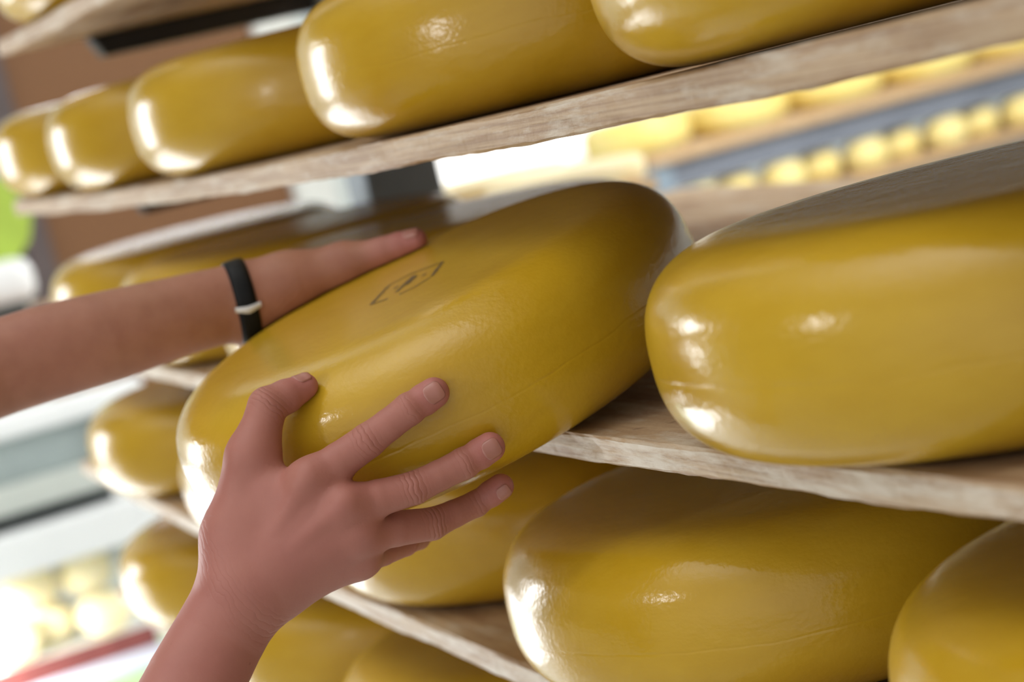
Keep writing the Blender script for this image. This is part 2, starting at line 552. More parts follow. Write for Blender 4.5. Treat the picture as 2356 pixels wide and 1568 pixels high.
# ------------------------------------------------------------------ cheeses
def profile(R, H, e, m, n=18):
    out = []
    for i in range(2 * n + 1):
        t = -1 + i / n
        z = math.copysign(1 - (1 - abs(t)) ** 1.7, t)
        r = R - e * (1 - max(0, 1 - abs(z) ** m) ** (1 / m))
        out.append((r, z * H / 2))
    return out

def wheel_mesh(name, R, H, e, m, mat, seg=160, n=18, wob=0.0, seed=0):
    pr = profile(R, H, e, m, n)
    rr = pr[0][0]
    top_r = [0.25, 0.5, 0.75, 0.92]
    rings = [(rr * q, -H / 2) for q in top_r] + pr + [(rr * q, H / 2) for q in reversed(top_r)]
    r_ = random.Random(seed)
    ph = [r_.uniform(0, 6.28) for _ in range(8)]
    verts = [(0, 0, -H / 2)]
    for (r, z) in rings:
        for k in range(seg):
            a = 2 * pi * k / seg
            d = wob * (sin(2 * a + ph[0]) + 0.7 * sin(3 * a + ph[1] + 20 * z) + 0.4 * sin(7 * a + ph[2] - 40 * z))
            q = (1 - abs(2 * z / H) ** 4)
            rad = r + d * (0.3 + 0.7 * q) * (r / R)
            verts.append((rad * cos(a), rad * sin(a), z))
    verts.append((0, 0, H / 2))
    faces = []
    for k in range(seg):
        faces.append((0, 1 + (k + 1) % seg, 1 + k))
    nr = len(rings)
    for i in range(nr - 1):
        for k in range(seg):
            a = 1 + i * seg + k
            b = 1 + i * seg + (k + 1) % seg
            faces.append((a, b, b + seg, a + seg))
    last = len(verts) - 1
    o = 1 + (nr - 1) * seg
    for k in range(seg):
        faces.append((o + k, o + (k + 1) % seg, last))
    me = bpy.data.meshes.new(name)
    me.from_pydata(verts, [], faces)
    me.update()
    me.materials.append(mat)
    me.polygons.foreach_set('use_smooth', [True] * len(me.polygons))
    return me

CR, CH, CE, CM = 0.185, 0.10074, 0.05852, 2.6373
WM = [wheel_mesh('cheese_wheel', CR, CH, CE, CM, MT['cheese'], wob=0.0006, seed=s) for s in range(3)]
CS = -0.03122                      # the bulge of a wheel hangs over the board edge

def wheel(x, k, label, s=1.0, dy=0.0, var=0, rz=0.0, group=None, y=None):
    o = bpy.data.objects.new('cheese_wheel', WM[var])
    COL.objects.link(o)
    yy = (YF + CR + CS + dy) if y is None else y
    slope = 2 * SH[k][1] * (x + 1.5)
    o.location = (x, yy, zs(k, x) + CH / 2 + 0.0009)
    o.scale = (s, s, 1)
    o.rotation_mode = 'ZYX'
    o.rotation_euler = (0, -math.atan(slope), rz)
    tag(o, label, 'cheese', group)
    return o

gU = 'cheeses on the upper board'
wheel(-0.8027, 'U', 'large yellow cheese wheel at the top right, nearest on the upper board', 0.9616, -0.0018, 0, 0.4, gU)
wheel(-1.2725, 'U', 'yellow cheese wheel in the middle of the upper board, with a sparkling highlight', 0.9752, 0.0079, 1, 1.7, gU)
wheel(-1.7492, 'U', 'yellow cheese wheel on the upper board, third from the right, white sheen lower left', 0.9956, 0.003, 2, 2.9, gU)
wheel(-2.1176, 'U', 'yellow cheese wheel on the upper board, second from its left end', 0.9959, 0, 0, 4.1, gU)
wheel(-2.482, 'U', 'yellow cheese wheel at the far left end of the upper board', 0.97, 0.0, 1, 5.0, gU)
gM = 'cheeses on the middle board'
wheel(-0.7824, 'M', 'big glossy yellow cheese wheel at right, beside the held one', 1.0144, -0.0129, 1, 0.2, gM)
wheel(-1.62, 'M', 'yellow cheese wheel lying behind the held one and the farther hand', 1.0, 0.004, 2, 1.1, gM)
wheel(-2.0, 'M', 'blurred yellow cheese wheel above the farther forearm, second from the board end', 1.0, 0.003, 0, 2.2, gM)
wheel(-2.3812, 'M', 'blurred yellow cheese wheel above the farther forearm, at the left end of its board', 0.9688, 0.0033, 1, 3.3, gM)
gL = 'cheeses on the lower board'
wheel(-0.6649, 'L', 'yellow cheese wheel in the bottom right corner', 1.0089, 0.0046, 2, 0.9, gL)
wheel(-1.0813, 'L', 'large dark-topped yellow cheese wheel at bottom centre with a fine seam line', 0.9878, -0.0083, 0, 2.0, gL)
wheel(-1.4784, 'L', 'yellow cheese wheel under the held cheese, partly hidden by the near hand', 1.0, 0.0058, 1, 3.1, gL)
wheel(-1.905, 'L', 'yellow cheese wheel peeking out at the left rim of the held cheese', 1.0, 0.0, 2, 4.2, gL)
wheel(-2.2952, 'L', 'blurred yellow cheese wheel below the farther forearm, at the left end of its board', 1.02, -0.0058, 0, 5.3, gL)
gS = 'cheeses on the lowest board'
wheel(-2.37, 'S', 'very blurred pale cheese wheel left of the near forearm, on the lowest board', 1.0, 0.0, 1, 0.0, gS)
wheel(-1.95, 'S', 'yellow cheese wheel just right of the near forearm at the bottom edge', 1.0, 0.0, 2, 1.0, gS)
wheel(-1.55, 'S', 'yellow cheese wheel at the bottom edge under the pale board front', 1.0, 0.0, 0, 2.0, gS)
gT = 'cheeses on the topmost board'
wheel(-2.22, 'T', 'yellow cheese wheel in the top left corner, farther left of two', 0.97, 0.0, 1, 0.5, gT)
wheel(-1.845, 'T', 'pale rim of a cheese wheel at the top edge, right of the corner one', 0.97, 0.0, 2, 1.5, gT)

# the held cheese, tipped towards the viewer
DR, DH = CR * (1 - 0.0866), CH * (1 - 0.0326) - 0.0008
DC = Vector((-1.1794, 0.4229, -0.1545))
dn = Vector((-0.0012, -0.2355, 1)).normalized()
da = Vector((0, 1, 0)).cross(dn).normalized()
db = dn.cross(da)
DM = Matrix((da, db, dn)).transposed()
held = bpy.data.objects.new('cheese_wheel', wheel_mesh('cheese_wheel', DR, DH, CE, CM, MT['cheese'], seg=220, n=26, wob=0.0, seed=9))
COL.objects.link(held)
held.matrix_world = Matrix.Translation(DC) @ DM.to_4x4()
tag(held, 'yellow cheese wheel held between two hands, tilted, with a square ink stamp on top', 'cheese')

# ink stamp on its top face: worn square frame with strokes inside
def stroke_strip(pts, w, z):
    vv, ff = [], []
    for i, p in enumerate(pts):
        a = pts[max(0, i - 1)]
        b = pts[min(len(pts) - 1, i + 1)]
        d = Vector((b[0] - a[0], b[1] - a[1])).normalized()
        nn = Vector((-d.y, d.x))
        ww = w * (0.8 + 0.4 * random.random()) / 2
        vv += [(p[0] + nn.x * ww, p[1] + nn.y * ww, z), (p[0] - nn.x * ww, p[1] - nn.y * ww, z)]
    for i in range(len(pts) - 1):
        ff.append((2 * i, 2 * i + 1, 2 * i + 3, 2 * i + 2))
    return vv, ff

def lerp2(a, b, n=7, j=0.0002):
    return [(a[0] + (b[0] - a[0]) * i / n + random.uniform(-j, j), a[1] + (b[1] - a[1]) * i / n + random.uniform(-j, j)) for i in range(n + 1)]
zt = DH / 2 + 0.00015
SV, SF = [], []
def add_stroke(a, b, w):
    vv, ff = stroke_strip(lerp2(a, b), w, zt)
    o = len(SV)
    SV.extend(vv)
    SF.extend([tuple(i + o for i in f) for f in ff])
add_stroke((0.0107, -0.0275), (-0.0175, -0.0035), 0.0026)
add_stroke((-0.0175, -0.0035), (-0.0150, 0.0120), 0.0019)
add_stroke((-0.0150, 0.0120), (0.0046, 0.0270), 0.0019)
add_stroke((0.0046, 0.0265), (0.0300, 0.0080), 0.0026)
add_stroke((0.0310, 0.0060), (0.0330, -0.0060), 0.0019)
add_stroke((0.0330, -0.0060), (0.0290, -0.0150), 0.0019)
add_stroke((0.0225, -0.0205), (0.0107, -0.0275), 0.0021)
add_stroke((-0.0040, 0.0095), (0.0168, -0.0120), 0.0034)
add_stroke((0.0015, 0.0085), (0.0120, -0.0030), 0.0030)
add_stroke((0.0005, -0.0045), (0.0030, -0.0080), 0.0026)
add_stroke((0.0105, 0.0112), (0.0128, 0.0088), 0.0024)
mesh_obj('stamp', SV, SF, MT['ink'], held, smooth=False)['label'] = 'brown-black ink stamp, worn square frame'

# ------------------------------------------------------------------ the person: two forearms and hands
def nv(v):
    v = np.asarray(v, float)
    return v / np.linalg.norm(v)

FWn, RTn, UPn = np.array(FW), np.array(RT), np.array(UP)

def smin(a, b, k):
    h = np.maximum(k - np.abs(a - b), 0) / k
    return np.minimum(a, b) - h * h * k * 0.25

class Hand:
    def __init__(self):
        self.core = []      # (a, ra, b, rb)   blended wide
        self.fing = []      # list of (list of cones, k_join)
        self.soft = []      # small ridges added on top
        self.limb = [[], []]
    def cone(self, P, a, ra, b, rb):
        a = np.asarray(a); b = np.asarray(b)
        ba = b - a
        t = np.clip(((P - a) @ ba) / (ba @ ba), 0, 1)
        return np.linalg.norm(P - a - t[:, None] * ba, axis=1) - (ra + (rb - ra) * t)
    def sdf(self, P):
        la = [None, None]
        for s_ in (0, 1):
            for c in self.limb[s_]:
                e = self.cone(P, *c)
                la[s_] = e if la[s_] is None else np.minimum(la[s_], e)
        d = smin(la[0], la[1], 0.016) + 0.0015
        for c in self.core:
            e = self.cone(P, *c)
            d = e if d is None else smin(d, e, 0.012)
        for c in self.soft:
            d = smin(d, self.cone(P, *c), 0.0045)
        tot = d
        for cones, k in self.fing:
            e = None
            for c in cones:
                q = self.cone(P, *c)
                e = q if e is None else smin(e, q, 0.0012)
            tot = smin(tot, smin(d, e, k), 0.0012)
        return tot
    def grad(self, P, h=4e-4):
        g = np.empty_like(P)
        for i in range(3):
            o = np.zeros(3); o[i] = h
            g[:, i] = self.sdf(P + o) - self.sdf(P - o)
        return g / np.maximum(np.linalg.norm(g, axis=1), 1e-9)[:, None]
    def snap(self, P, off=0.0, it=5):
        P = np.array(P, float)
        for _ in range(it):
            P = P - self.grad(P) * (self.sdf(P) - off)[:, None]
        return P
    def mesh(self, h):
        allc = self.limb[0] + self.limb[1] + self.core + self.soft + [c for f, k in self.fing for c in f]
        lo = np.min([np.minimum(np.array(c[0]) - c[1], np.array(c[2]) - c[3]) for c in allc], 0) - 4 * h
        hi = np.max([np.maximum(np.array(c[0]) + c[1], np.array(c[2]) + c[3]) for c in allc], 0) + 4 * h
        Bk = 4
        nb = np.ceil((hi - lo) / (h * Bk)).astype(int)
        n = nb * Bk
        # coarse pass at block centres
        ix = np.stack(np.meshgrid(*[np.arange(k) for k in nb], indexing='ij'), -1).reshape(-1, 3)
        cd = self.sdf(lo + (ix * Bk + (Bk - 1) / 2) * h)
        D = np.repeat(np.repeat(np.repeat(cd.reshape(nb), Bk, 0), Bk, 1), Bk, 2).astype(np.float32)
        act = np.abs(D) < h * Bk * 1.9
        idx = np.argwhere(act)
        vals = np.empty(len(idx), np.float32)
        for s in range(0, len(idx), 400000):
            vals[s:s + 400000] = self.sdf(lo + idx[s:s + 400000] * h)
        D[act] = vals
        ins = D < 0
        # surface nets
        cnt = np.zeros(tuple(n - 1), np.int8)
        for dx in (0, 1):
            for dy in (0, 1):
                for dz in (0, 1):
                    cnt += ins[dx:n[0] - 1 + dx, dy:n[1] - 1 + dy, dz:n[2] - 1 + dz]
        cell = np.argwhere((cnt > 0) & (cnt < 8))
        vid = -np.ones(tuple(n - 1), np.int64)
        vid[tuple(cell.T)] = np.arange(len(cell))
        V = lo + (cell + 0.5) * h
        V = self.snap(V, 0.0, 3)
        faces = []
        for ax in range(3):
            a1, a2 = [(1, 2), (2, 0), (0, 1)][ax]
            sl0 = [slice(None)] * 3; sl1 = [slice(None)] * 3
            sl0[ax] = slice(0, -1); sl1[ax] = slice(1, None)
            c = np.argwhere(ins[tuple(sl0)] != ins[tuple(sl1)])
            ok = (c[:, a1] > 0) & (c[:, a2] > 0) & (c[:, a1] < n[a1] - 1) & (c[:, a2] < n[a2] - 1)
            c = c[ok]
            e1 = np.zeros(3, int); e1[a1] = 1
            e2 = np.zeros(3, int); e2[a2] = 1
            q = np.stack([vid[tuple((c - e1 - e2).T)], vid[tuple((c - e2).T)], vid[tuple(c.T)], vid[tuple((c - e1).T)]], 1)
            fl = ~ins[tuple(c.T)]
            q[fl] = q[fl][:, ::-1]
            faces.append(q)
        F_ = np.concatenate(faces)
        F_ = F_[(F_ >= 0).all(1)]
        return V, F_

def slab(a, ra, b, rb, side):
    """an oval limb section: two cones side by side"""
    side = np.asarray(side)
    out = []
    for s in (-1, 1):
        out.append((np.array(a) + side * s * 0.24 * ra, 0.76 * ra, np.array(b) + side * s * 0.24 * rb, 0.76 * rb))
    return out

def J(t):
    return np.array(t[:3])

# ---- right hand (the near one)
RJ = {
'shoulder':(-1.050,-0.115,-0.180,0.0480), 'elbow':(-1.0272,0.0973,-0.3821,0.0400), 'fore':(-1.0438,0.1594,-0.3169,0.0345), 'fore2':(-1.0596,0.2041,-0.2688,0.0265),
'fore3':(-1.0653,0.2226,-0.2524,0.0253), 'wrist':(-1.0654,0.2425,-0.2328,0.0250),
'cmc':(-1.0724,0.2483,-0.2046,0.0165), 'tmcp':(-1.0653,0.2662,-0.1646,0.0132), 'tip_ip':(-1.0683,0.2815,-0.1412,0.0106), 'ttip':(-1.0708,0.3050,-0.1372,0.0072),
'ib':(-1.0614,0.2572,-0.2195,0.0155), 'imcp':(-1.0389,0.2853,-0.1824,0.0122), 'ipip':(-1.0266,0.3182,-0.1682,0.0093), 'idip':(-1.0177,0.3416,-0.1572,0.0087), 'itip':(-1.0157,0.3561,-0.1525,0.0079),
'mb':(-1.0584,0.2576,-0.2241,0.0155), 'mmcp':(-1.0298,0.2970,-0.1990,0.0122), 'mpip':(-1.0204,0.3342,-0.1985,0.0088), 'mdip':(-1.0142,0.3625,-0.1929,0.0085), 'mtip':(-1.0119,0.3779,-0.1884,0.0077),
'rb':(-1.0617,0.2580,-0.2307,0.0150), 'rmcp':(-1.0333,0.3020,-0.2148,0.0118), 'rpip':(-1.0382,0.3449,-0.2236,0.0088), 'rdip':(-1.0408,0.3732,-0.2212,0.0072), 'rtip':(-1.0359,0.3874,-0.2154,0.0068),
'pb':(-1.0669,0.2595,-0.2336,0.0135), 'pmcp':(-1.0469,0.3031,-0.2300,0.0115), 'ppip':(-1.0799,0.3405,-0.2374,0.0080), 'pdip':(-1.1051,0.3571,-0.2430,0.0070), 'ptip':(-1.1179,0.3685,-0.2426,0.0060),
}
LJ = {
'shoulder':(-1.420,-0.165,-0.020,0.0480), 'elbow':(-1.3562,0.1001,-0.1097,0.0370), 'fore1':(-1.3525,0.1922,-0.1057,0.0325), 'fore2':(-1.3469,0.2206,-0.1040,0.0325), 'fore3':(-1.3370,0.2645,-0.1036,0.0308),
'fore4':(-1.3275,0.3102,-0.1025,0.0272), 'wrist':(-1.3221,0.3507,-0.1030,0.0258),
'cmc':(-1.3125,0.3800,-0.0995,0.0185), 'tmcp':(-1.2976,0.4164,-0.0965,0.0140), 'tip_ip':(-1.2800,0.4391,-0.0935,0.0102), 'ttip':(-1.2669,0.4574,-0.0910,0.0078),
'ib':(-1.325,0.365,-0.107,0.0160), 'imcp':(-1.345,0.392,-0.125,0.0125), 'ipip':(-1.3610,0.4100,-0.1418,0.0095), 'idip':(-1.3590,0.4372,-0.1346,0.0085), 'itip':(-1.3535,0.4578,-0.1297,0.0075),
'mb':(-1.330,0.362,-0.118,0.0150), 'mmcp':(-1.352,0.388,-0.145,0.0125), 'mpip':(-1.3620,0.4130,-0.1613,0.0095), 'mdip':(-1.3590,0.4418,-0.1541,0.0085), 'mtip':(-1.3535,0.4624,-0.1492,0.0075),
'rb':(-1.333,0.364,-0.122,0.0135), 'rmcp':(-1.353,0.382,-0.163,0.0120), 'rpip':(-1.3620,0.4158,-0.1807,0.0090), 'rdip':(-1.3590,0.4464,-0.1735,0.0082), 'rtip':(-1.3535,0.4670,-0.1687,0.0072),
'pb':(-1.338,0.368,-0.130,0.0120), 'pmcp':(-1.350,0.374,-0.178,0.0110), 'ppip':(-1.3605,0.4050,-0.1960,0.0082), 'pdip':(-1.3579,0.4305,-0.1910,0.0074), 'ptip':(-1.3523,0.4511,-0.1862,0.0065),
}

def build_hand(Jd, limb, dors, flip):
    H = Hand()
    c = lambda n: (J(Jd[n]), Jd[n][3])
    # forearm
    for a, b in zip(limb[:-1], limb[1:]):
        A, ra = c(a); B, rb = c(b)
        ax = nv(B - A)
        side = nv(np.cross(ax, dors))
        p, q = slab(A, ra, B, rb, side)
        H.limb[0].append(p)
        H.limb[1].append(q)
    W_, rw = c('wrist')
    # carpus and metacarpals
    for f in 'imrp':
        B, rb = c(f + 'b'); K, rk = c(f + 'mcp')
        H.core.append((W_ + (B - W_) * 0.35, rw * 0.72, B, rb))
        H.core.append((B, rb, K, rk))
    Cc, rc = c('cmc'); Tm, rt = c('tmcp')
    H.core.append((W_ + (Cc - W_) * 0.3, rw * 0.7, Cc, rc))
    H.core.append((Cc, rc, Tm, rt))
    # thumb-index muscle
    Ki, ri = c('imcp')
    Bi, _ = c('ib')
    H.core.append((Cc * 0.5 + Bi * 0.5, 0.015, Tm * 0.42 + (Ki * 0.55 + Bi * 0.45) * 0.58, 0.0105))
    # fingers
    for f in 'imrp':
        names = [f + k for k in ('mcp', 'pip', 'dip', 'tip')]
        cones = []
        for a, b in zip(names[:-1], names[1:]):
            A, ra = c(a); B, rb = c(b)
            m = (A + B) / 2
            slim = 0.93
            cones.append((A, ra * (0.90 if a.endswith('mcp') else 1.0), m, (ra + rb) / 2 * slim))
            cones.append((m, (ra + rb) / 2 * slim, B, rb))
        # pad of the fingertip
        A, ra = c(names[2]); B, rb = c(names[3])
        cones.append((B - dors * 0.0012, rb * 1.02, A * 0.4 + B * 0.6 - dors * 0.0014, rb * 1.1))
        H.fing.append((cones, 0.008))
    A, ra = c('tmcp'); B, rb = c('tip_ip'); T, rt = c('ttip')
    m1 = (A + B) / 2; m2 = (B + T) / 2
    H.fing.append(([(A, ra, m1, (ra + rb) / 2 * 0.94), (m1, (ra + rb) / 2 * 0.94, B, rb), (B, rb * 0.97, m2, (rb + rt) / 2 * 1.04), (m2, (rb + rt) / 2 * 1.04, T, rt)], 0.009))
    # extensor tendons and knuckles under the skin
    for f in 'imrp':
        B, rb = c(f + 'b'); K, rk = c(f + 'mcp')
        H.soft.append((B * 0.6 + K * 0.4 + dors * (rk * 0.72 + rb * 0.2), 0.0022, K + dors * rk * 0.92, 0.0030))
        if f in 'mr':
            V0 = B * 0.75 + K * 0.25 + dors * (rb * 0.86); V2_ = B * 0.2 + K * 0.8 + dors * (rk * 0.80) + (J(Jd['pmcp']) - K) * 0.32
            V1_ = (V0 + V2_) / 2 + (J(Jd['pmcp']) - K) * 0.10 + dors * 0.0012
            H.soft.append((V0, 0.0016, V1_, 0.0019))
            H.soft.append((V1_, 0.0019, V2_, 0.0014))
        H.soft.append((K + dors * rk * 0.35, rk * 0.74, K + dors * rk * 0.42 + nv(K - B) * 0.004, rk * 0.66))
    return H

def hand_attrs(H, Jd, V, dors, level=0.52):
    Nn = H.grad(V)
    flush_shade = np.full(len(V), level); cr = np.zeros(len(V)); mask = np.zeros(len(V))
    for f in 'imrpt':
        ns = [f + k for k in ('mcp', 'pip', 'dip', 'tip')] if f != 't' else ['tmcp', 'tip_ip', 'ttip']
        pts = [J(Jd[q]) for q in ns]
        dt = np.linalg.norm(V - pts[-1], axis=1)
        flush_shade = np.maximum(flush_shade, 0.95 * np.exp(-(dt / 0.022) ** 2))
        dm = np.linalg.norm(V - pts[1], axis=1)
        flush_shade = np.maximum(flush_shade, 0.80 * np.exp(-(dm / 0.013) ** 2))
        dk = np.linalg.norm(V - pts[0], axis=1)
        flush_shade = np.maximum(flush_shade, 0.75 * np.exp(-(dk / 0.013) ** 2))
        for j in range(1, len(pts) - 1):
            ax = nv(pts[j + 1] - pts[j - 1])
            rel = V - pts[j]
            s = rel @ ax
            rad = np.linalg.norm(rel - s[:, None] * ax, axis=1)
            k = np.exp(-(s / (0.0052 if j == 1 else 0.0034)) ** 2) * (rad < 0.016)
            dd = nv(dors - ax * (dors @ ax))
            k = k * np.clip((Nn @ dd) * 1.3 + 0.1, 0, 1) * (1.0 if j == 1 else 0.5)
            up = k > mask
            cr[up] = s[up] * 1000
            mask[up] = k[up]
    # wrist lines
    W_ = J(Jd['wrist']); ax = nv(J(Jd['mmcp']) - W_)
    rel = V - W_
    s = rel @ ax
    k = 0.42 * np.exp(-((s - 0.004) / 0.009) ** 2) * (np.linalg.norm(rel, axis=1) < 0.045)
    up = k > mask
    cr[up] = s[up] * 1000 * 0.8
    mask[up] = k[up]
    return flush_shade, cr, mask

def nail(H, rad, centre, along, normal, ln, wd, parent):
    """a fingernail plate laid on the skin"""
    along = nv(along); normal = nv(normal - along * (normal @ along))
    side = np.cross(normal, along)
    nu, nw = 12, 10
    pts = []
    for i in range(nu + 1):
        u = i / nu
        for j in range(nw + 1):
            v = -1 + 2 * j / nw
            w_ = wd / 2 * min(1, (sqrt(max(0, 1 - ((0.30 - u) / 0.30) ** 2)) if u < 0.30 else 1)) * (1 if u < 0.8 else sqrt(max(0.0, 1 - ((u - 0.8) / 0.24) ** 2)))
            w_ = max(w_, wd * 0.12)
            phi = v * w_ / rad
            pts.append(centre + along * ((u - 0.5) * ln) + (side * sin(phi) + normal * cos(phi)) * (rad + 0.0012))
    P0 = H.snap(np.array(pts), 0.00035, 6)
    # free edge stands a little proud
    for i in range(nu + 1):
        lift = 0.0004 * max(0, (i / nu - 0.55) / 0.45)
        P0[i * (nw + 1):(i + 1) * (nw + 1)] += normal * lift
    g = H.grad(P0)
    low = P0 - g * 0.0009
    Vn = np.concatenate([P0, low])
    k = (nu + 1) * (nw + 1)
    ff = []
    for i in range(nu):
        for j in range(nw):
            a = i * (nw + 1) + j
            q = (a, a + 1, a + nw + 2, a + nw + 1)
            ff.append(q)
            ff.append(tuple(x + k for x in q[::-1]))
    loop = [j for j in range(nw + 1)] + [i * (nw + 1) + nw for i in range(1, nu + 1)] + [nu * (nw + 1) + j for j in range(nw - 1, -1, -1)] + [i * (nw + 1) for i in range(nu - 1, 0, -1)]
    for a, b in zip(loop, loop[1:] + loop[:1]):
        ff.append((b, a, a + k, b + k))
    o = mesh_obj('fingernail', Vn - np.array(PBASE), ff, MT['nail'], parent)
    return o

PBASE = (-1.20, 0.25, -0.25)
dR = nv(-FWn + 0.10 * UPn - 0.10 * RTn)
RHd = build_hand(RJ, ['shoulder', 'elbow', 'fore', 'fore2', 'fore3', 'wrist'], dR, 1)
V1, F1 = RHd.mesh(0.0013)
a1 = hand_attrs(RHd, RJ, V1, dR)
dL = nv(np.array([-0.86, -0.25, 0.30]))
LHd = build_hand(LJ, ['shoulder', 'elbow', 'fore1', 'fore2', 'fore3', 'fore4', 'wrist'], dL, 1)
V2, F2 = LHd.mesh(0.0017)
a2 = hand_attrs(LHd, LJ, V2, dL, 0.05)  # low level paints the farther arm's shade into its skin colour
def held_sdf(P):
    l = (P - np.array(DC)) @ np.array(DM)
    r = np.hypot(l[:, 0], l[:, 1]); z = l[:, 2]
    pr = np.array(profile(DR, DH, CE, CM, 40))
    pr = np.concatenate([[[0, pr[0, 1]]], pr, [[0, pr[-1, 1]]]])
    a = pr[:-1]; e = pr[1:] - a
    p = np.stack([r, z], -1)
    best = np.full(len(P), 1e9); side = np.ones(len(P)); nr = np.zeros((len(P), 2))
    for k in range(len(a)):
        d = p - a[k]
        t = np.clip((d @ e[k]) / max(e[k] @ e[k], 1e-12), 0, 1)
        q = d - t[:, None] * e[k]
        dd = np.linalg.norm(q, axis=1)
        n2 = np.array([e[k][1], -e[k][0]]); n2 /= max(np.linalg.norm(n2), 1e-12)
        up = dd < best
        best[up] = dd[up]
        side[up] = np.where(q[up] @ n2 < 0, -1, 1)
        nr[up] = n2
    rr = np.maximum(r, 1e-9)
    nl = np.stack([nr[:, 0] * l[:, 0] / rr, nr[:, 0] * l[:, 1] / rr, nr[:, 1]], -1)
    return best * side, nl @ np.array(DM).T

def press(V, gap=0.0011):
    """skin flattens where it rests on the held cheese"""
    for _ in range(2):
        d, n = held_sdf(V)
        deep = np.maximum(gap - d, 0)
        V = V + n * deep[:, None]
    return V
V1 = press(V1)
V2 = press(V2)
VV = np.concatenate([V1, V2]) - np.array(PBASE)
FF = np.concatenate([F1, F2 + len(V1)])
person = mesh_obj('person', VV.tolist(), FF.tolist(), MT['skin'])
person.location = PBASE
for nm, i in (('flush_shade', 0), ('crease', 1), ('crease_mask', 2)):
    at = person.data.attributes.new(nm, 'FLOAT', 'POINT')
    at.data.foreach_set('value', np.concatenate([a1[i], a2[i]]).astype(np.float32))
tag(person, 'person reaching in with two bare forearms, gripping the tilted cheese with both hands', 'person')

def tip(Jd, f):
    a = f + 'dip' if f != 't' else 'tip_ip'
    return J(Jd[f + 'tip']), nv(J(Jd[f + 'tip']) - J(Jd[a]))
t_, al = tip(RJ, 'i')
nail(RHd, RJ['itip'][3], t_ - al * 0.0006, al, -FWn + 0.10 * UPn + 0.15 * RTn, 0.0115, 0.0112, person)
t_, al = tip(RJ, 'm')
nail(RHd, RJ['mtip'][3], t_ - al * 0.0002, al, -FWn - 0.15 * UPn + 0.05 * RTn, 0.0112, 0.0110, person)
t_, al = tip(RJ, 'r')
nail(RHd, RJ['rtip'][3], t_ + al * 0.0004, al, -FWn - 0.75 * UPn, 0.0092, 0.0086, person)
t_, al = tip(RJ, 't')
nail(RHd, RJ['ttip'][3], t_ + al * 0.0002, al, -0.50 * FWn + 0.9 * UPn - 0.25 * RTn, 0.0105, 0.0105, person)
t_, al = tip(LJ, 't')
nail(LHd, LJ['ttip'][3], t_ + al * 0.0004, al, -0.60 * FWn + 0.8 * UPn, 0.0120, 0.0115, person)

# black strap on the farther wrist
def strap():
    ax = nv(J(LJ['wrist']) - J(LJ['fore4']))
    C0 = J(LJ['wrist']) - ax * 0.0015
    e1 = nv(np.cross(ax, FWn)); e2 = np.cross(ax, e1)
    nphi, ns = 72, 5
    ring = []
    for s in np.linspace(-0.0066, 0.0066, ns):
        P = np.array([C0 + ax * s + (e1 * cos(2 * pi * k / nphi) + e2 * sin(2 * pi * k / nphi)) * 0.032 for k in range(nphi)])
        # walk inwards along the radius to the skin
        for _ in range(30):
            d = LHd.sdf(P)
            rad = (P - (C0 + ax * s))
            rad /= np.linalg.norm(rad, axis=1)[:, None]
            P = P - rad * d[:, None] * 0.9
        ring.append((P, rad))
    Vv = []
    for off in (0.0019, 0.0002):
        for i, (P, rad) in enumerate(ring):
            o = off - (0.0006 if i in (0, ns - 1) and off > 0.001 else 0)
            Vv.append(P + rad * o)
    Vv = np.concatenate(Vv)
    ff = []
    for i in range(ns - 1):
        for k in range(nphi):
            a = i * nphi + k; b = i * nphi + (k + 1) % nphi
            ff.append((a, b, b + nphi, a + nphi))
            o = ns * nphi
            ff.append((o + a + nphi, o + b + nphi, o + b, o + a))
    for i in (0, ns - 1):
        for k in range(nphi):
            a = i * nphi + k; b = i * nphi + (k + 1) % nphi
            o = ns * nphi
            ff.append((b, a, a + o, b + o) if i == 0 else (a, b, b + o, a + o))
    Vv[:ns * nphi] = press(Vv[:ns * nphi], 0.0006)
    Vv[ns * nphi:] = press(Vv[ns * nphi:], 0.0003)
    so = mesh_obj('wrist_strap', Vv - np.array(PBASE), ff, MT['strap'], person)
    so['label'] = 'black leather wrist strap'
    # clasp: a small pale loop crossing the strap, on the side facing the camera
    target = -FWn * 1.0 - UPn * 0.30
    best = max(range(nphi), key=lambda k: ring[2][1][k] @ nv(target))
    cv, cf = [], []
    na = 16
    for i in range(na):
        u = -1 + 2 * i / (na - 1)
        s = u * 0.0085
        zig = 0.0016 * (1 - abs(u)) - 0.0004
        Pm = ring[2][0][best] + ring[2][1][best] * 0.0030 + ax * s - e1 * 0 
        tang = nv(np.cross(ax, ring[2][1][best]))
        hw = 0.0016 + 0.0008 * (1 - abs(u))
        for (q, w) in ((1, 0.0008), (1, -0.0002), (-1, -0.0002), (-1, 0.0008)):
            cv.append(Pm + tang * (q * hw + zig) + ring[2][1][best] * (w - 0.0016 * u * u))
    for i in range(na - 1):
        for j in range(4):
            a = 4 * i + j; b = 4 * i + (j + 1) % 4
            cf.append((a, b, b + 4, a + 4))
    cf.append((0, 1, 2, 3)); cf.append(tuple(4 * (na - 1) + j for j in (3, 2, 1, 0)))
    co = mesh_obj('clasp', np.array(cv) - np.array(PBASE), cf, MT['clasp'], so)
    co['label'] = 'white metal clasp'
strap()

